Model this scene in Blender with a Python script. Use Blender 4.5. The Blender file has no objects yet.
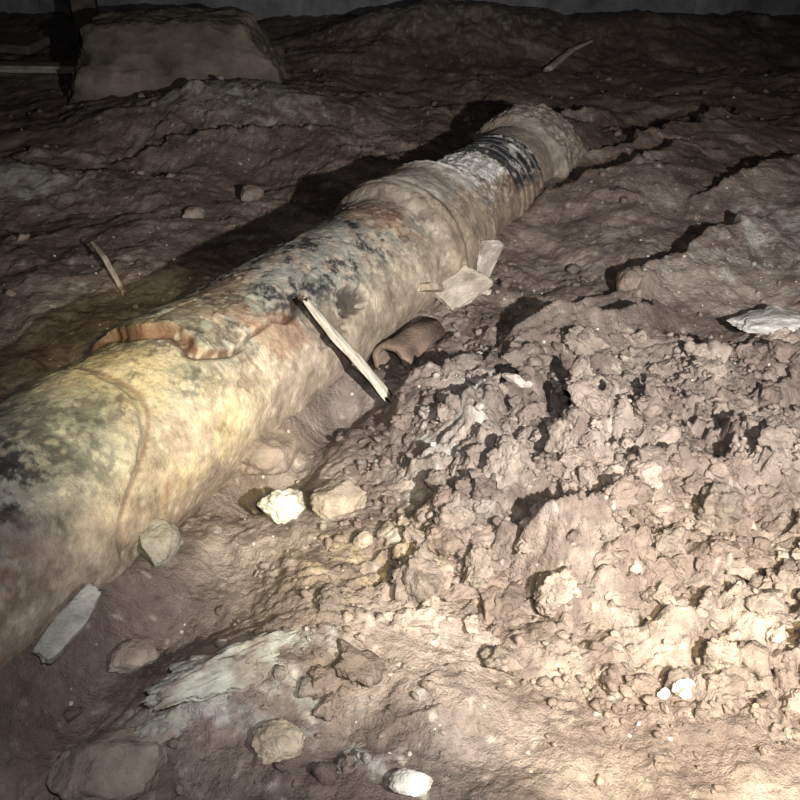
import bpy, math, random
import numpy as np
from mathutils import Vector, Matrix
random.seed(3); rng=np.random.default_rng(5)
scn=bpy.context.scene
try:
    scn.view_settings.view_transform='Standard'; scn.view_settings.look='None'
except Exception as e: print(e)

# ---------------------------------------------------------------- noise
def _h(ix,iy,s):
    a=(ix.astype(np.int64)*374761393+iy.astype(np.int64)*668265263+s*974634777)&0xffffffff
    a=((a^(a>>13))*1274126177)&0xffffffff
    a=((a^(a>>16))*2246822519)&0xffffffff
    a=a^(a>>15)
    return (a&0xffffff)/float(0xffffff)
def gn(x,y,s=0):
    ix=np.floor(x);iy=np.floor(y);fx=x-ix;fy=y-iy
    u=fx*fx*fx*(fx*(fx*6-15)+10);v=fy*fy*fy*(fy*(fy*6-15)+10)
    def g(dx,dy):
        a=_h(ix+dx,iy+dy,s)*2*math.pi
        return np.cos(a)*(fx-dx)+np.sin(a)*(fy-dy)
    return 1.5*((g(0,0)*(1-u)+g(1,0)*u)*(1-v)+(g(0,1)*(1-u)+g(1,1)*u)*v)
def fbm(x,y,o=4,s=0,gain=.5):
    r=0;a=1
    for i in range(o):
        r=r+a*gn(x*2**i+i*17.3,y*2**i-i*9.1,s+i);a*=gain
    return r
def vn3(x,y,z,s=0):
    ix=np.floor(x);iy=np.floor(y);iz=np.floor(z);fx=x-ix;fy=y-iy;fz=z-iz
    u=fx*fx*(3-2*fx);v=fy*fy*(3-2*fy);w=fz*fz*(3-2*fz)
    def lay(dz):
        t=s+(iz+dz).astype(np.int64)*131
        def H(dx,dy): return _h(ix+dx,iy+dy,t)
        return (H(0,0)*(1-u)+H(1,0)*u)*(1-v)+(H(0,1)*(1-u)+H(1,1)*u)*v
    return (lay(0)*(1-w)+lay(1)*w)*2-1
def fbm3(x,y,z,o=4,s=0,gain=.5):
    r=0;a=.8
    for i in range(o):
        f=2.03**i
        r=r+a*vn3(x*f+i*17.3,y*f-i*9.1,z*f+i*3.7,s+i*7);a*=gain
    return r
def domes(x,y,s=0,rmin=.25,rmax=.75,warp=.2):
    x,y=x+warp*fbm(x*1.9,y*1.9,3,s+300,.6),y+warp*fbm(x*1.9+7,y*1.9-3,3,s+320,.6)
    ix=np.floor(x);iy=np.floor(y);best=np.zeros_like(x)
    for dx in(-1,0,1):
        for dy in(-1,0,1):
            cx=ix+dx;cy=iy+dy
            px=cx+_h(cx,cy,s);py=cy+_h(cx,cy,s+1)
            r=rmin+(rmax-rmin)*_h(cx,cy,s+2)**2
            a=_h(cx,cy,s+3)*3.14;e=.6+.4*_h(cx,cy,s+4)
            ux=(x-px)*np.cos(a)+(y-py)*np.sin(a);uy=-(x-px)*np.sin(a)+(y-py)*np.cos(a)
            d=np.maximum((ux*ux*e+uy*uy/e),np.maximum(np.abs(ux),np.abs(uy)*1.1)**2*1.15)
            tilt=1+.5*(ux*(_h(cx,cy,s+5)-.5)+uy*(_h(cx,cy,s+6)-.5))/r
            best=np.maximum(best,r*tilt*np.clip(1-d/(r*r),0,1)**.40)
    return best
def sst(a,b,x):
    t=np.clip((x-a)/(b-a),0,1);return t*t*(3-2*t)
def gauss(x,y,cx,cy,rx,ry,rot=0):
    c,s=math.cos(rot),math.sin(rot);dx=x-cx;dy=y-cy
    return np.exp(-(((dx*c+dy*s)/rx)**2+((-dx*s+dy*c)/ry)**2))

# ---------------------------------------------------------------- pipe axis
_k=np.polyfit([-.3,.3,.773,1.107,1.42,1.778,2.15,2.515,2.75],[-.99,-.735,-.515,-.36,-.19,-.015,.18,.360,.47],3)
def axx(y): return np.polyval(_k,y)
def axdx(y): return np.polyval(np.polyder(_k),y)
def AZf(y): return .085-.035*sst(1.0,2.4,y)
def pipe_d(x,y):
    yy=np.clip(y,-.5,2.7)
    for _ in range(2):
        m=axdx(yy); yy=np.clip(yy+((x-axx(yy))*m+(y-yy))/(1+m*m),-.5,2.7)
    m=axdx(yy);n=np.sqrt(1+m*m)
    side=((x-axx(yy))*1-(y-yy)*m)/n
    along=((x-axx(yy))*m+(y-yy))/n
    return side,along

def clodmask(x,y):
    n=.35*fbm(x*3,y*3,3,90)
    return sst(.15,.75,1.1-np.sqrt(((x-.42)/.72)**2+((y-1.02)/.60)**2)+n)
LEDGES=[(.50,1.66,.86,1.98,.07,.13),(.40,2.2,.95,2.62,.06,.16),(.6,2.55,1.25,3.2,.07,.2),
        (.20,1.40,.52,1.56,.085,.12),(-.03,1.16,.17,1.36,.045,.07),(.05,1.06,.24,1.22,.035,.06),
        (.55,1.25,.95,1.42,.035,.08),(.9,1.75,1.5,2.05,.06,.15),(.24,1.02,.40,1.20,.060,.06),
        (.30,2.9,.75,3.25,.06,.2),(-.9,2.7,-.2,2.9,.04,.2),(1.0,2.3,1.8,2.6,.06,.2),
        (.16,.86,.34,.96,.045,.06),(.75,2.1,1.3,2.5,.05,.1),(.28,1.5,.6,1.75,.035,.06),(.02,.90,.14,.98,.035,.04),
        (.40,.98,.56,1.12,.045,.05),(.30,.74,.42,.82,.03,.04)]
def height(x,y):
    x=np.asarray(x,float);y=np.asarray(y,float)
    wx=x+.03*fbm(x*6,y*6,3,11);wy=y+.03*fbm(x*6+5,y*6,3,21)
    h=.035*fbm(x*1.3,y*1.3,3,1)+.018*fbm(x*4,y*4,3,2)
    cm=clodmask(x,y)
    smooth=sst(-.3,.4,fbm(x*2.1+4,y*2.1,3,95))
    rid=1-np.abs(gn(wx*7,wy*7,40))*2
    h+=.007*rid
    h+=.006*fbm(wx*16,wy*16,4,41,.55)*(.4+.6*smooth)
    lump=sst(-.35,.35,fbm(x*5,y*5,3,44))
    h+=cm*((.060*domes(wx*7,wy*7,50)+.048*domes(wx*14,wy*14,54))*(.3+.7*lump)+(.018*domes(x*32,y*32,58)+.007*domes(x*85,y*85,62))*(.3+.7*lump))
    h+=cm*.006*fbm(wx*24,wy*24,3,83,.6)
    lm=sst(-.1,.4,fbm(x*2.3,y*2.3,2,77))
    h+=(1-cm)*lm*(.02*domes(wx*13,wy*13,66,.1,.6)+.009*domes(wx*38,wy*38,70,.1,.6))
    h+=(.0022+.0035*cm)*fbm(wx*60,wy*60,3,80,.65)
    for (x0,y0,x1,y1,A,w) in LEDGES:
        L=math.hypot(x1-x0,y1-y0);ux,uy=(x1-x0)/L,(y1-y0)/L
        a=((wx-x0)*ux+(wy-y0)*uy)/L
        s=(wx-x0)*uy-(wy-y0)*ux+.04*gn(x*5+y,y*5,int(A*1e4))+.012*gn(x*22,y*22,9)
        fade=sst(-.15,.25,a)*sst(1.15,.75,a)
        h+=fade*A*np.where(s>0,np.exp(-np.abs(s)/w),np.exp(-(s/.010)**2))
    h+=.13*gauss(x,y,-.62,3.15,.55,.35,.1)+.08*gauss(x,y,-1.12,2.42,.3,.16)
    h+=.20*gauss(x,y,.2,4.65,.75,.45,.1)+.12*gauss(x,y,1.6,4.9,.8,.4)+.07*gauss(x,y,.75,2.25,.25,.2,.5)
    h+=.09*gauss(x,y,1.15,2.0,.3,.3)+.12*gauss(x,y,2.4,3.4,.8,.7)+.05*gauss(x,y,.62,1.32,.22,.12,.3)
    h+=.035*gauss(x,y,.14,1.15,.15,.09,.8)+.03*gauss(x,y,-.2,.66,.14,.07,.5)
    h+=.05*gauss(x,y,.58,2.75,.2,.14)
    s,al=pipe_d(x,y)
    inl=np.exp(-(al/.06)**2)
    h+=inl*(.035*np.exp(-((s-.13)/.05)**2)*(.6+.7*gn(x*5,y*5,33))-.05*np.exp(-((s+.2)/.1)**2))
    h+=inl*.06*np.exp(-((s-.12)/.07)**2)*sst(.98,.72,y)
    h-=inl*.055*np.exp(-((s-.17)/.04)**2)*sst(.93,1.02,y)*sst(1.35,1.2,y)
    h-=inl*.030*np.exp(-((s-.15)/.06)**2)*sst(1.33,1.42,y)*sst(1.58,1.50,y)
    h+=.07*np.exp(-(s/.13)**2)*sst(2.50,2.68,y)*np.exp(-(al/.25)**2)
    return h

# ---------------------------------------------------------------- colours
def mix(a,b,t): return a*(1-t[...,None])+b*t[...,None]
def soilcol(x,y,cm=None):
    A=np.array([.150,.113,.092]);B=np.array([.285,.232,.192]);G=np.array([.38,.365,.325]);D=np.array([.075,.055,.044])
    n=fbm(x*5,y*5,5,101,.6)
    c=mix(A+0*x[...,None],B,sst(-.3,.9,n)); c=mix(c,D,sst(.15,.8,fbm(x*3.1,y*3.1,4,120))*.6)
    c=mix(c,B*1.15,sst(-.1,.7,fbm(x*30,y*30,4,125,.7))*.45*clodmask(x,y))
    nn=fbm(x*22,y*22,5,130,.7)
    g=(gauss(x,y,-.20,.64,.13,.05,.5)*.9+gauss(x,y,-.12,.6,.1,.05)*.5+gauss(x,y,.08,1.11,.16,.06,.8)*.6
       +gauss(x,y,.95,1.95,.30,.13,.6)*1.2+gauss(x,y,-.6,3.1,.45,.2)*1.1+gauss(x,y,-1.1,2.36,.24,.12)*1.5
       +gauss(x,y,.2,4.55,.7,.3)*.7+gauss(x,y,.03,.95,.08,.06)*.4+gauss(x,y,-.68,1.82,.08,.08)*.5)
    c=mix(c,G,np.clip(sst(.25,1.0,g*.75+nn*.6*(g>.03))*.8,0,1))
    c=mix(c,np.array([.36,.29,.17]),np.clip(gauss(x,y,-.05,.84,.1,.06)*.8*sst(-.6,.6,nn),0,1))  # yellow edge of the torch beam painted into the soil colour
    c=mix(c,np.array([.48,.43,.35]),sst(.6,.95,fbm(x*45,y*45,2,140))*.6)
    return c

# ---------------------------------------------------------------- helpers
def mk(name,V,F,mat,col=None,smooth=True):
    me=bpy.data.meshes.new(name)
    V=np.asarray(V,np.float32)
    if isinstance(F,np.ndarray):
        n,k=F.shape
        me.vertices.add(len(V));me.vertices.foreach_set('co',V.ravel())
        me.loops.add(n*k);me.loops.foreach_set('vertex_index',F.astype(np.int32).ravel())
        me.polygons.add(n);me.polygons.foreach_set('loop_start',np.arange(0,n*k,k,dtype=np.int32))
        me.polygons.foreach_set('loop_total',np.full(n,k,np.int32))
        me.update(calc_edges=True)
    else:
        me.from_pydata([tuple(v) for v in V],[],F)
    me.validate()
    if col is not None:
        at=me.color_attributes.new('Col','FLOAT_COLOR','POINT')
        cc=np.ones((len(V),4),np.float32);cc[:,:3]=np.clip(col,0,1);at.data.foreach_set('color',cc.ravel())
    me.polygons.foreach_set('use_smooth',np.full(len(me.polygons),smooth))
    me.materials.append(mat)
    ob=bpy.data.objects.new(name,me);scn.collection.objects.link(ob);return ob

def vmat(name,rough=.8,spec=.4,b1=120,b2=450,bs=.5,dist=.004,tint=.35,color=None,speck=0.):
    m=bpy.data.materials.new(name);m.use_nodes=True;nt=m.node_tree;N=nt.nodes;Lk=nt.links
    p=N['Principled BSDF']
    tc=N.new('ShaderNodeTexCoord')
    a=N.new('ShaderNodeAttribute');a.attribute_name='Col';src=a.outputs['Color']
    n1=N.new('ShaderNodeTexNoise');n1.inputs['Scale'].default_value=b1;n1.inputs['Detail'].default_value=6;n1.inputs['Roughness'].default_value=.65
    n2=N.new('ShaderNodeTexNoise');n2.inputs['Scale'].default_value=b2;n2.inputs['Detail'].default_value=3
    n3=N.new('ShaderNodeTexNoise');n3.inputs['Scale'].default_value=b1*.35;n3.inputs['Detail'].default_value=7;n3.inputs['Roughness'].default_value=.7
    for n in(n1,n2,n3): Lk.new(tc.outputs['Object'],n.inputs['Vector'])
    mr=N.new('ShaderNodeMapRange');mr.inputs['From Min'].default_value=.3;mr.inputs['From Max'].default_value=.7
    mr.inputs['To Min'].default_value=1-tint;mr.inputs['To Max'].default_value=1+tint
    Lk.new(n3.outputs['Fac'],mr.inputs['Value'])
    mx=N.new('ShaderNodeVectorMath');mx.operation='SCALE'
    Lk.new(src,mx.inputs[0]);Lk.new(mr.outputs[0],mx.inputs['Scale'])
    out=mx.outputs[0]
    if speck>0:
        vo=N.new('ShaderNodeTexVoronoi');vo.inputs['Scale'].default_value=95
        Lk.new(tc.outputs['Object'],vo.inputs['Vector'])
        sp=N.new('ShaderNodeSeparateColor');Lk.new(vo.outputs['Color'],sp.inputs[0])
        c1=N.new('ShaderNodeMath');c1.operation='GREATER_THAN';c1.inputs[1].default_value=1-speck;Lk.new(sp.outputs[0],c1.inputs[0])
        c2=N.new('ShaderNodeMath');c2.operation='LESS_THAN';c2.inputs[1].default_value=.26;Lk.new(vo.outputs['Distance'],c2.inputs[0])
        c3=N.new('ShaderNodeMath');c3.operation='MULTIPLY';Lk.new(c1.outputs[0],c3.inputs[0]);Lk.new(c2.outputs[0],c3.inputs[1])
        mm=N.new('ShaderNodeMix');mm.data_type='RGBA';Lk.new(c3.outputs[0],mm.inputs[0]);Lk.new(out,mm.inputs[6]);mm.inputs[7].default_value=(.50,.45,.37,1);out=mm.outputs[2]
    Lk.new(out,p.inputs['Base Color'])
    mr2=N.new('ShaderNodeMapRange');mr2.inputs['From Min'].default_value=.35;mr2.inputs['From Max'].default_value=.65
    mr2.inputs['To Min'].default_value=rough-.22;mr2.inputs['To Max'].default_value=min(1,rough+.15);Lk.new(n1.outputs['Fac'],mr2.inputs['Value'])
    Lk.new(mr2.outputs[0],p.inputs['Roughness'])
    p.inputs['Specular IOR Level'].default_value=spec
    ad=N.new('ShaderNodeMath');ad.operation='MULTIPLY_ADD';ad.inputs[1].default_value=.35
    Lk.new(n2.outputs['Fac'],ad.inputs[0]);Lk.new(n1.outputs['Fac'],ad.inputs[2])
    bp=N.new('ShaderNodeBump');bp.inputs['Strength'].default_value=bs;bp.inputs['Distance'].default_value=dist
    Lk.new(ad.outputs[0],bp.inputs['Height']);Lk.new(bp.outputs[0],p.inputs['Normal'])
    return m
M_soil=vmat('damp_soil',.60,.5,110,420,1,.007,.4,speck=.025)
M_clod=vmat('crumbly_soil',.68,.4,110,420,1,.006,.35)
M_stone=vmat('stone',.8,.35,60,300,.8,.006,.4)
M_pipe=vmat('clay_pipe',.68,.4,75,260,.8,.004,.5)
M_wood=vmat('old_wood',.85,.25,70,300,.5,.002,.3)
M_conc=vmat('old_concrete',.9,.2,20,150,.7,.010,.4)

# ---------------------------------------------------------------- ground
def graded(lo,hi,f):
    v=[lo]
    while v[-1]<hi: v.append(v[-1]+f(v[-1]))
    v[-1]=hi
    return np.array(v)
ys=graded(-1.0,5.72,lambda y:.03 if y<.35 else max(.0024,.0024*(y/.9)**1.3))
xr=graded(0,4.0,lambda x:.0030 if x<.5 else .0030*(x/.5)**1.1)
xs=np.concatenate([-xr[:0:-1],xr])
X,Y=np.meshgrid(xs,ys);Z=height(X,Y)
ny,nx=X.shape
idx=np.arange(nx*ny).reshape(ny,nx)
F=np.stack([idx[:-1,:-1],idx[:-1,1:],idx[1:,1:],idx[1:,:-1]],-1).reshape(-1,4)
C=soilcol(X,Y).reshape(-1,3)
mk('floor',np.stack([X,Y,Z],-1).reshape(-1,3),F,M_soil,C)

# ---------------------------------------------------------------- rocks
import bmesh
def ico(n):
    bm=bmesh.new();bmesh.ops.create_icosphere(bm,subdivisions=n,radius=1)
    V=np.array([v.co[:] for v in bm.verts]);F=np.array([[v.index for v in f.verts] for f in bm.faces]);bm.free();return V,F
def rcube(n,p):
    bm=bmesh.new();bmesh.ops.create_cube(bm,size=2);bmesh.ops.subdivide_edges(bm,edges=bm.edges[:],cuts=n,use_grid_fill=True)
    V=np.array([v.co[:] for v in bm.verts]);F=np.array([[v.index for v in f.verts] for f in bm.faces]);bm.free()
    V/=(np.abs(V)**p).sum(1)[:,None]**(1/p)
    return V,F
ICO={n:ico(n) for n in(2,3,4,5)}
def rockshape(n,seed,cuts=9,rough=.12,cd=(.62,.9),pop=.0):
    r=np.random.default_rng(seed);V,F=ICO[n];V=V.copy()
    for _ in range(cuts):
        d=r.normal(size=3);d/=np.linalg.norm(d);k=r.uniform(*cd)
        V-=np.clip(V@d-k,0,None)[:,None]*d
    o=r.uniform(0,50)
    nz=fbm3(V[:,0]*2+o,V[:,1]*2,V[:,2]*2,5 if n>4 else 3,seed%97,.55)
    k=rough*nz
    if pop: k=k+pop*np.abs(fbm3(V[:,0]*4.5+o,V[:,1]*4.5,V[:,2]*4.5,2,seed%91,.55))
    V*=(1+k)[:,None]
    return V,F
def rotm(e): 
    return np.array(Matrix.Rotation(e[2],3,'Z')@Matrix.Rotation(e[1],3,'Y')@Matrix.Rotation(e[0],3,'X'))
def rock(name,x,y,size,col,seed,rot=(0,0,0),sink=.3,cuts=9,rough=.12,mat=None,z=None,cd=(.62,.9),mudk=.55,pop=.05):
    V,F=rockshape(5,seed,cuts,rough,cd,pop)
    V=V*np.array(size)/2@rotm(rot).T
    zz=float(height(np.array([x]),np.array([y]))[0]) if z is None else z
    low=-V[:,2].min()
    c=np.array(col)[None]*(1+.35*fbm3(V[:,0]*50+seed,V[:,1]*50,V[:,2]*50,4,seed%50))[:,None]
    mud=sst(-.05,.35,fbm3(V[:,0]*28+seed,V[:,1]*28,V[:,2]*28,4,seed%31))*mudk
    c=mix(c,np.array([.2,.16,.13]),mud)
    o=mk(name,V,F,mat or M_stone,c);o.location=(x,y,zz+low*(1-2*sink));return o
W_=(.58,.56,.48);GR=(.30,.29,.255);BR=(.21,.165,.13);TN=(.34,.285,.21)
rock('stone',-.168,.955,(.060,.050,.05),(.60,.57,.46),1,(0,.2,.5),.25,rough=.2,mudk=.7,pop=.15)
rock('stone',-.085,.962,(.085,.065,.055),(.28,.23,.17),2,(0,.1,.3),.3,pop=.1)
rock('stone',-.205,1.085,(.11,.08,.07),BR,3,(0,.1,.8),.35,cuts=5)
rock('stone',-.315,.845,(.06,.06,.06),(.24,.23,.19),4,(0,.2,.8),.15)
rock('stone',-.315,.70,(.065,.05,.04),(.27,.22,.175),5,(0,.1,.6),.25)
rock('stone',-.30,.55,(.11,.085,.07),(.25,.215,.17),6,(0,.2,.4),.3)
rock('stone',-.13,.575,(.055,.05,.04),TN,7,(0,0,.2),.35,pop=.1)
rock('stone',.01,.535,(.045,.03,.03),W_,8,(0,0,.1),.35)
rock('stone',.326,.66,(.030,.020,.026),(.80,.78,.70),9,(0,0,.3),.05,mudk=.2)
rock('stone',.30,.652,(.014,.012,.014),(.80,.78,.70),19,(0,0,.3),.05,mudk=.2)
rock('stone',-.034,.66,(.02,.016,.014),W_,10,(0,0,.3),.2)
rock('stone',-.20,.645,(.17,.055,.045),(.32,.32,.27),11,(.1,.15,.65),.45,cuts=14,rough=.35,mudk=.8,pop=.3)
rock('stone',-.25,.60,(.09,.04,.03),(.30,.29,.25),12,(.1,.1,.7),.5,cuts=12,rough=.35,mudk=.8,pop=.3)
rock('stone',.185,1.165,(.05,.02,.022),(.50,.45,.40),13,(.2,.1,-.5),.2)
rock('stone',.40,1.08,(.014,.012,.010),W_,14,(0,0,.5),.1)
rock('stone',.30,.93,(.014,.012,.010),W_,15,(0,0,.5),.1)
rock('stone',-1.02,1.72,(.05,.04,.03),GR,17,(0,0,.5),.3)
rock('stone',-.85,1.5,(.07,.05,.04),BR,18,(0,0,.9),.3)
rock('stone',-.05,.875,(.03,.025,.02),TN,39,(0,0,.9),.3)
rock('stone',.50,1.69,(.09,.07,.06),(.20,.155,.125),49,(0,0,.9),.3,cuts=4)
rock('stone',-.55,2.2,(.07,.05,.04),BR,51,(0,0,.9),.3)
rock('stone',-.42,2.35,(.08,.06,.05),(.19,.15,.12),52,(0,0,.2),.3)
for i,(x,y,s) in enumerate([(.226,1.325,.11),(.333,.797,.05),(.198,.79,.055),(.02,.80,.075),(.10,.83,.065),(.3,1.2,.085),(.45,.95,.08),(.36,.88,.065),(.15,.97,.08),(.26,.90,.06),(.55,1.1,.08),(.33,1.36,.07),(-.09,.76,.05),(.07,.90,.055),(.24,1.02,.07),(.42,1.22,.07),(.5,.82,.055),(.38,.70,.05),(.12,.70,.05),(.44,1.06,.06),(.02,.87,.05)]):
    rock('dirt_clod',x,y,(s,s*.85,s*.7),(.18+.03*(i%3),.145+.025*(i%3),.118+.02*(i%3)),40+i,(i,.3*i,i*1.7),.38,cuts=11,rough=.4,mat=M_clod,cd=(.6,.95),mudk=.3,pop=.15)
rock('flat_stone',.73,1.485,(.20,.11,.03),(.50,.48,.44),31,(0,.05,.25),.2,cuts=10,rough=.2)

def scatter(name,groups,mat,seed):
    Vs=[];Fs=[];Cs=[];off=0
    for (pts,sizes,n,flat,sink,cuts,rough,colfn) in groups:
        T=[rockshape(n,seed+i,cuts,rough,(.55,.92),.25) for i in range(16)];seed+=20
        z=height(pts[:,0],pts[:,1]);col=colfn(pts)
        for i,(p,s) in enumerate(zip(pts,sizes)):
            V,F=T[i%16];R=rotm(rng.uniform(0,6.28,3))
            v=((V*np.array([1,rng.uniform(.6,1),rng.uniform(.55,.9)]))@R.T)*np.array([s,s,s*flat])/2
            v=v+np.array([p[0],p[1],z[i]+s*flat*.5*(1-2*sink)])
            Vs.append(v);Fs.append(F+off);off+=len(V);Cs.append(np.repeat(col[i][None],len(V),0))
    return mk(name,np.concatenate(Vs),np.concatenate(Fs),mat,np.concatenate(Cs))
def pts_mask(n,lo,hi,fn):
    out=[]
    while sum(map(len,out))<n:
        p=rng.uniform(lo,hi,(4000,2));k=rng.uniform(size=4000)<fn(p[:,0],p[:,1])
        s,a=pipe_d(p[:,0],p[:,1]);k&=~((np.abs(s)<.14)&(np.abs(a)<.1));out.append(p[k])
    return np.concatenate(out)[:n]
def cc(p):
    c=soilcol(p[:,0],p[:,1]);return c*rng.uniform(.85,1.3,(len(p),1))
P1=pts_mask(5200,(-.3,.35),(1.25,1.8),lambda x,y:clodmask(x,y)*(.1+.9*sst(-.15,.3,fbm(x*6,y*6,2,8)))+.02)
S1=.003+.016*rng.uniform(size=len(P1))**2.4
P2=pts_mask(440,(-.1,.5),(1.1,1.6),lambda x,y:clodmask(x,y)*(.1+.9*sst(-.1,.3,fbm(x*5,y*5,2,18))))
S2=.020+.045*rng.uniform(size=len(P2))**1.6
scatter('soil_clods',[(P1,S1,2,.8,.3,8,.4,cc),(P2,S2,4,.78,.38,11,.4,cc)],M_clod,200)
P3=pts_mask(800,(-2.0,.3),(2.0,4.2),lambda x,y:.1+.7*sst(0,.4,fbm(x*3,y*3,2,7)))
S3=.006+.03*rng.uniform(size=len(P3))**5
P4=pts_mask(170,(-.9,.4),(1.2,2.0),lambda x,y:.5+0*x)
S4=.003+.006*rng.uniform(size=len(P4))**2
scatter('gravel',[(P3,S3,2,.75,.3,8,.4,cc),(P4,S4,2,.7,.15,8,.3,lambda p:np.array([[.55,.51,.42]])*rng.uniform(.7,1.2,(len(p),1)))],M_clod,300)

# ---------------------------------------------------------------- sewer pipe
def build_pipe():
    yy=graded(-.45,2.66,lambda y:.012 if y<.4 else (.0016 if 1.0<y<1.25 else .0025))
    nph=440;ph=np.linspace(0,2*np.pi,nph,endpoint=False)   # 0 = right side, pi/2 = top
    YY,PH=np.meshgrid(yy,ph,indexing='ij')
    s,c=np.sin(PH),np.cos(PH)
    m=axdx(YY);n=np.sqrt(1+m*m)
    AL=YY*1.12
    def N3(f,o,sd,g=.5): return fbm3(c*.138*f,s*.138*f,AL*f,o,sd,g)
    yw=YY+.010*N3(10,4,7,.6)
    R=np.full_like(YY,.138)-.010*sst(1.6,2.2,YY)
    R+=.0020*N3(5,2,12)+.0014*N3(38,4,13,.65)
    cp=np.clip(c,0,1)
    seam=yw+.13*cp**5
    H0=.985
    hub=sst(H0+.010,H0-.004,seam)
    R+=.007*hub+.003*np.exp(-((seam-H0+.02)/.018)**2)-.003*np.exp(-((seam-H0-.018)/.008)**2)
    # broken outer shell on the crown: edge position depends on angle only
    ua=PH/ (2*np.pi)
    e1=fbm3(c*2.2+5,s*2.2,0*c,3,23,.55)
    lo=1.095+.07*np.clip(c,-.2,1)+.030*e1
    ang_edge=(c-.66+.15*N3(9,3,27)+.05*N3(30,2,28)+.40*sst(1.22,1.6,YY))
    shell=sst(0,.0035,YY-lo)*sst(.04,-.02,ang_edge)*sst(1.72,1.50,YY)
    thick=.003+.011*sst(1.25,1.13,YY)*sst(.85,.1,c)
    R+=thick*shell
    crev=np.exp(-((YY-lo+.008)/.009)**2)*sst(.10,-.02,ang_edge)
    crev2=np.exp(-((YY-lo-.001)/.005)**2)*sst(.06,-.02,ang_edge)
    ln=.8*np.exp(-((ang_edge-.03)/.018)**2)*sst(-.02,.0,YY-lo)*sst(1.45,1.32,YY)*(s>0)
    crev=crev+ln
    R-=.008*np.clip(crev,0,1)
    flake=sst(.28,.34,N3(14,4,70,.6))*sst(.2,.5,s)*sst(1.05,1.15,YY)*sst(1.8,1.7,YY)
    R-=.0025*flake
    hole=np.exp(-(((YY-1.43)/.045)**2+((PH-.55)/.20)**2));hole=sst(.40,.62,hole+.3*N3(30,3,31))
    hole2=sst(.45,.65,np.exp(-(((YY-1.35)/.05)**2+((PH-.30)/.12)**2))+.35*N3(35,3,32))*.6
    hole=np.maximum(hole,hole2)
    R-=.018*hole
    # mid joint bell
    t=YY+.005*N3(14,3,8)
    R+=.007*sst(1.58,1.72,t)*sst(1.955,1.942,t)+.022*sst(1.725,1.765,t)*sst(1.955,1.942,t)
    R+=.005*np.exp(-((t-1.93)/.014)**2)-.005*np.exp(-((t-1.81)/.010)**2)+.005*np.exp(-((t-1.785)/.01)**2)
    mort=sst(2.04,1.97,t)*sst(1.935,1.95,t)
    R+=.010*sst(2.06,1.96,t)*sst(1.93,1.955,t)+.012*mort*N3(28,4,35,.6)
    R+=.010*sst(1.98,2.04,YY)*sst(2.19,2.16,YY)*sst(0,.5,s-.2*c)*np.abs(N3(34,4,37,.6))
    R+=.006*sst(2.185,2.195,YY)*sst(2.345,2.335,YY)
    for k in(2.215,2.25,2.285,2.315): R-=.003*np.exp(-((YY-k)/.005)**2)
    # mortar end collar
    R+=.022*sst(2.43,2.47,t)*sst(2.66,2.60,t)+.012*sst(2.43,2.48,t)*N3(22,4,38,.6)
    R-=.06*sst(2.60,2.66,YY)**2
    bx,by=1/n,-m/n
    x=axx(YY)+bx*c*R;y=YY+by*c*R;z=AZf(YY)+s*R
    V=np.stack([x,y,z],-1).reshape(-1,3)
    beige=np.array([.375,.31,.235]);brown=np.array([.17,.125,.09]);grey=np.array([.225,.23,.205]);green=np.array([.225,.235,.20])
    lit_yel=np.array([.48,.40,.23]);blk=np.array([.020,.020,.023]);rust=np.array([.15,.07,.038]);dust=np.array([.52,.51,.47])
    a=N3(9,6,50,.70);a2=N3(28,5,51,.72)
    C=mix(beige+0*YY[...,None],brown,sst(-.3,.5,a+.4*a2)*(.5+.35*sst(.9,.4,c)))
    C=mix(C,green,sst(.45,.85,s)*sst(1.9,1.6,YY)*.85*(sst(-.6,.2,a2)))
    C=mix(C,grey,sst(.2,.8,s)*sst(.98,.9,YY)*.85)
    C=mix(C,lit_yel,np.exp(-((YY-1.04)/.09)**2)*sst(-.1,.5,s+c*.4)*.7*sst(-.8,.2,a))  # yellow torch light on this section, painted into the pipe colour
    b=N3(20,6,55,.8)
    bm_=np.exp(-((YY-1.45)/.30)**2)*sst(.45,.85,s-.1*c)
    C=mix(C,blk,sst(-.20,.45,b)*np.clip(bm_*1.4,0,1)*.88)
    C=mix(C,blk,sst(.0,.60,b)*.5*sst(.1,.8,s)*sst(2.0,1.6,YY))
    C=mix(C,blk,np.clip(np.exp(-(((YY-.78)/.075)**2+((PH-1.2)/.42)**2))*1.9,0,1)*sst(-.5,.10,b)*.93)
    C=mix(C,rust,np.clip(np.exp(-(((YY-.71)/.06)**2+((PH-.60)/.28)**2))*1.3,0,1)*sst(-.4,.2,a)*.8)
    C=mix(C,rust*1.4,sst(.35,.75,N3(7,5,91,.65))*.5)
    C=mix(C,brown*1.1,sst(1.68,1.78,YY)*.65)
    C=mix(C,dust,sst(1.90,1.98,YY)*sst(.15,.6,s-.35*c+.5*a2)*.85)
    C=mix(C,dust,sst(1.70,1.85,YY)*sst(.7,.95,s+.3*a2)*.35)
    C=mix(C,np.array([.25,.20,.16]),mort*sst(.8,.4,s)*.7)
    band=sst(2.17,2.18,YY)*sst(2.345,2.335,YY)
    C=mix(C,blk,band*sst(.0,.3,s-.2*c)*sst(-.85,-.45,b)*.96)
    for k in(2.215,2.25,2.285,2.315): C=mix(C,np.array([.40,.40,.43]),np.exp(-((YY-k)/.004)**2)*sst(.3,.6,s)*.5)
    C=mix(C,np.array([.22,.18,.145]),sst(2.34,2.36,YY)*.9)
    C=mix(C,rust*.4,np.clip(crev,0,1)*.9)  # edge darkening painted along the broken shell rim and crack
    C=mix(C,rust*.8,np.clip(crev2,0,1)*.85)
    C=mix(C,brown*.8,flake*.5)
    C=mix(C,np.array([.05,.038,.03]),hole*.9)
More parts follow.
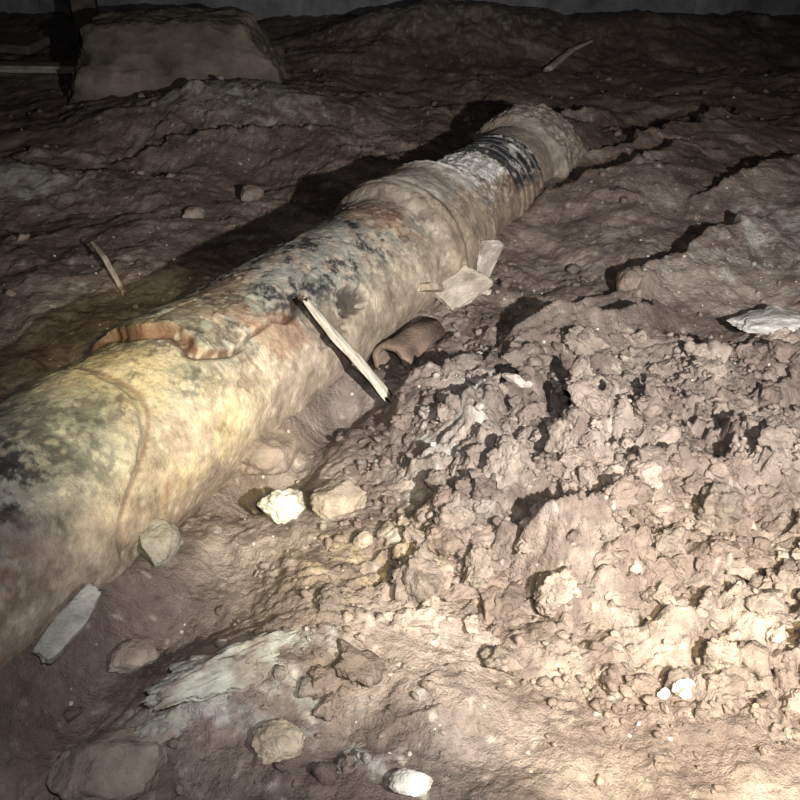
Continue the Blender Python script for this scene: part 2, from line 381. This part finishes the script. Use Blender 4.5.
    C=mix(C,rust*.8,np.exp(-((seam-H0-.018)/.005)**2)*.6)
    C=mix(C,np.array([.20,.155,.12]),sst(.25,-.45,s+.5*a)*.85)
    C=mix(C,np.array([.50,.46,.36]),sst(.35,.6,N3(75,2,60))*.35)
    ny_,np_=YY.shape;ix=np.arange(ny_*np_).reshape(ny_,np_);nxt=np.roll(ix,-1,1)
    F=np.stack([ix[:-1],ix[1:],nxt[1:],nxt[:-1]],-1).reshape(-1,4)
    return V,F,C.reshape(-1,3)
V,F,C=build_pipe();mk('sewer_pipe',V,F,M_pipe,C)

# ---------------------------------------------------------------- small objects
def hz(x,y): return float(height(np.array([x]),np.array([y]))[0])
def sweep(name,pts,wid,thk,mat,col,seed,seg=60,jag=.2,ragged=True):
    pts=[Vector(p) for p in pts];n=seg;k=24
    L=[0]
    for a,b in zip(pts,pts[1:]):L.append(L[-1]+(b-a).length)
    V=[];C=[];r=np.random.default_rng(seed)
    gr=r.uniform(-1,1,k)
    for i in range(n):
        t=i/(n-1);s=t*L[-1]
        co=Vector([np.interp(s,L,[p[j] for p in pts]) for j in range(3)])
        d=(pts[-1]-pts[0]).normalized();side=d.cross(Vector((0,0,1))).normalized();up=side.cross(d).normalized()
        ww=float(np.interp(s,np.linspace(0,L[-1],len(wid)),wid));tt=float(np.interp(s,np.linspace(0,L[-1],len(thk)),thk))
        for j in range(k):
            a=2*math.pi*j/k;cx=math.copysign(abs(math.cos(a))**.45,math.cos(a));sx=math.copysign(abs(math.sin(a))**.45,math.sin(a))
            g=1+.10*gr[j]+.06*math.sin(t*23+seed+j)
            off=0
            if ragged and i in(0,n-1): off=gr[j]*ww*jag*2
            p=co+side*(cx*ww/2*g)+up*(sx*tt/2*g)+d*off
            V.append(p);c=np.array(col)*(1+.22*gr[(j*5)%k]+.12*math.sin(t*40+j));C.append(c)
    F=[(i*k+j,i*k+(j+1)%k,(i+1)*k+(j+1)%k,(i+1)*k+j) for i in range(n-1) for j in range(k)]
    F.append(tuple(range(k))[::-1]);F.append(tuple((n-1)*k+j for j in range(k)))
    return mk(name,V,F,mat,np.array(C))
g0=hz(-.02,1.25)
sweep('wooden_stick',[(-.150,1.24,.212),(-.110,1.245,.150),(-.068,1.25,.095),(-.020,1.24,g0+.012)],[.012,.018,.024,.024,.030],[.008,.012,.011,.010],M_wood,(.50,.45,.36),3)
sweep('twig',[(-.715,1.88,hz(-.715,1.88)+.03),(-.66,1.79,hz(-.66,1.79)+.025),(-.595,1.69,hz(-.595,1.69)+.008)],[.008,.012,.009],[.008,.01,.008],M_wood,(.40,.34,.27),5,jag=.6)
sweep('twig',[(.66,4.0,hz(.66,4.0)+.01),(.80,4.25,hz(.8,4.25)+.03),(.92,4.4,hz(.92,4.4)+.04)],[.03,.025,.012],[.02,.02,.01],M_wood,(.45,.40,.34),6,jag=.6)
SL=rcube(22,12)
def slab(name,x,y,z,dims,rot,col,seed,mat=M_stone):
    V,F=SL;V=V.copy()
    r=np.random.default_rng(seed)
    for _ in range(3):
        a=r.uniform(0,6.28);d=np.array([math.cos(a),math.sin(a),0]);k=r.uniform(.75,1.0)
        V-=np.clip(V@d-k,0,None)[:,None]*d
    V*=(1+.06*fbm3(V[:,0]*3+seed,V[:,1]*3,V[:,2],3,seed))[:,None]
    V=V*np.array(dims)/2
    c=np.array(col)[None]*(1+.25*fbm3(V[:,0]*50+seed,V[:,1]*50,V[:,2]*50,4,seed))[:,None]
    c=mix(c,np.array([.2,.15,.12]),sst(.05,.4,fbm3(V[:,0]*30+seed,V[:,1]*30,V[:,2]*30,3,seed+4))*.5)
    V=V@rotm(rot).T
    o=mk(name,V,F,mat,c);o.location=(x,y,z);return o
slab('mortar_fragment',-.368,.680,.082,(.098,.030,.016),(.45,-.05,1.17),(.34,.33,.285),8)
slab('tile_shard',.192,1.80,hz(.192,1.80)+.045,(.055,.018,.095),(.25,.25,.5),(.50,.46,.40),3)
slab('tile_shard',.122,1.655,hz(.122,1.655)+.035,(.13,.10,.014),(.30,-.25,.5),(.46,.40,.32),5)
slab('tile_shard',.062,1.60,hz(.062,1.60)+.050,(.09,.05,.014),(-.3,.45,1.2),(.38,.31,.23),7)
slab('tile_shard',.075,1.68,hz(.075,1.68)+.06,(.08,.05,.016),(.8,.3,.3),(.40,.33,.25),9)
slab('tile_shard',.16,1.70,hz(.16,1.70)+.02,(.08,.05,.012),(.2,.1,1.9),(.44,.38,.31),19)
def stub(name,p0,p1,ro,ri,col):
    p0=Vector(p0);p1=Vector(p1);d=(p1-p0).normalized();s=d.cross(Vector((0,0,1))).normalized();u=s.cross(d)
    L=(p1-p0).length;prof=[(L,ro),(L*.5,ro),(.03,ro),(.025,ro*1.1),(.004,ro*1.12),(0,ro*1.06),(0,ri*1.05),(.004,ri),(L*.5,ri),(L,ri)]
    k=64;V=[];C=[]
    for (a,r) in prof:
        for j in range(k):
            t=2*math.pi*j/k;rr=r*(1+.03*math.sin(3*t+a*40)+.02*math.sin(7*t))
            V.append(p0+d*a+s*(math.cos(t)*rr)+u*(math.sin(t)*rr));C.append(np.array(col)*(1+.15*math.sin(5*t+a*90)))
    n=len(prof);F=[(i*k+j,i*k+(j+1)%k,((i+1)%n)*k+(j+1)%k,((i+1)%n)*k+j) for i in range(n) for j in range(k)]
    return mk(name,V,F,M_stone,np.array(C))
zz=hz(-.03,1.42)
stub('clay_pipe_stub',(-.020,1.39,zz+.038),(.06,1.53,zz+.030),.034,.026,(.19,.135,.10))

def pier():
    V,F=rcube(60,14);V=V.copy()
    h=(V[:,2]+1)/2
    sc=1-.40*h
    x=V[:,0]*.50*sc-.04*h;y=V[:,1]*.36*sc;z=h*.41-.12
    nz=fbm3(V[:,0]*2.5,V[:,1]*2.5,V[:,2]*2.5,5,5,.6)
    P=np.stack([x*(1+.05*nz),y*(1+.05*nz),z+.015*nz],-1)
    c=np.array([.165,.14,.115])[None]*(1+.6*nz)[:,None]
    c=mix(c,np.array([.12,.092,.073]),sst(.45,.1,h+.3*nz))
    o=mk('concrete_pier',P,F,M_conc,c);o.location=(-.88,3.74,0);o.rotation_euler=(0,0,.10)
pier()
BM=rcube(40,20)
def beam(name,loc,dims,rot,col,seed):
    V,F=BM;V=V.copy()
    V*=np.array(dims)/2;c=np.array(col)[None]*(1+.35*fbm(V[:,0]*9+seed,V[:,1]*60+V[:,2]*60,3,seed))[:,None]
    o=mk(name,V,F,M_wood,c);o.location=loc;o.rotation_euler=rot
beam('timber_board',(-1.90,4.02,hz(-1.90,4.02)+.02),(.95,.10,.03),(0,.02,.05),(.30,.27,.23),2)
beam('timber_post',(-1.60,4.75,.72),(.12,.12,1.6),(0,0,.2),(.12,.1,.085),4)
beam('timber_board',(-2.2,4.6,hz(-2.2,4.6)+.06),(.9,.2,.04),(.1,.03,-.25),(.14,.12,.10),6)

# ---------------------------------------------------------------- room shell
def plane_wall(name,o,ux,uy,nu,nv,mat,base,amp,course=None):
    o=np.array(o,float);ux=np.array(ux,float);uy=np.array(uy,float)
    u,v=np.meshgrid(np.linspace(0,1,nu),np.linspace(0,1,nv));Lu=np.linalg.norm(ux);Lv=np.linalg.norm(uy)
    n=np.cross(ux,uy);n/=np.linalg.norm(n)
    hh=amp*fbm(u*Lu*2,v*Lv*2,4,200)
    if course:
        ch,cw=course;row=np.floor(v*Lv/ch);fu=(u*Lu/cw+.5*(row%2))%1;fv=(v*Lv/ch)%1
        j=np.maximum(sst(.025,.0,np.minimum(fu,1-fu)),sst(.05,0,np.minimum(fv,1-fv)));hh=hh-.012*j
    P=o+u[...,None]*ux+v[...,None]*uy+hh[...,None]*n
    c=np.array(base)*(1+.35*fbm(u*Lu*3,v*Lv*3,5,210))[...,None]
    ix=np.arange(nu*nv).reshape(nv,nu);F=np.stack([ix[:-1,:-1],ix[:-1,1:],ix[1:,1:],ix[1:,:-1]],-1).reshape(-1,4)
    return mk(name,P.reshape(-1,3),F,mat,c.reshape(-1,3))
plane_wall('wall_back',(-4,5.7,-.3),(8,0,0),(0,0,1.9),700,160,M_conc,(.25,.25,.26),.012,(.2,.4))
plane_wall('wall_left',(-4,-1,-.3),(0,6.7,0),(0,0,1.9),400,100,M_conc,(.3,.28,.27),.012,(.2,.4))
plane_wall('wall_right',(4,5.7,-.3),(0,-6.7,0),(0,0,1.9),400,100,M_conc,(.3,.28,.27),.012,(.2,.4))
plane_wall('wall_front',(4,-1,-.3),(-8,0,0),(0,0,1.9),400,100,M_conc,(.3,.28,.27),.012,(.2,.4))
plane_wall('ceiling',(-4,-1,1.6),(8,0,0),(0,6.7,0),200,200,M_wood,(.14,.11,.08),.004)

# ---------------------------------------------------------------- lights (hand torch, phone lamp)
def spot(name,loc,tgt,e,col,ang,blend,size):
    l=bpy.data.lights.new(name,'SPOT');l.energy=e;l.color=col;l.spot_size=math.radians(ang);l.spot_blend=blend;l.shadow_soft_size=size
    o=bpy.data.objects.new(name,l);scn.collection.objects.link(o);o.location=loc
    o.rotation_euler=(Vector(tgt)-Vector(loc)).to_track_quat('-Z','Y').to_euler();return o
spot('torch_light',(.46,.0,.76),(.33,1.28,0),225,(1,.965,.93),82,1,.010)
spot('phone_lamp',(.03,.02,.86),(.05,1.4,0),32,(.97,.97,1),115,1,.01)
spot('torch_halo_light',(.08,-.05,.85),(-.33,1.03,.15),85,(1,.83,.34),22,1,.02)
spot('torch_halo_light',(.20,-.05,.85),(.36,.62,0),75,(1,.78,.26),36,1,.02)
spot('torch_halo_light',(.20,-.05,.85),(-.06,.83,0),42,(1,.80,.30),21,1,.02)
w=bpy.data.worlds.new('World');scn.world=w;w.use_nodes=True
w.node_tree.nodes['Background'].inputs[0].default_value=(.5,.55,.65,1);w.node_tree.nodes['Background'].inputs[1].default_value=.01

cd=bpy.data.cameras.new('Camera');cam=bpy.data.objects.new('Camera',cd);scn.collection.objects.link(cam)
cam.location=(0,0,.8);cam.rotation_euler=(math.radians(58),0,0)
cd.sensor_width=36;cd.lens=858/800*36;cd.clip_start=.02
scn.camera=cam
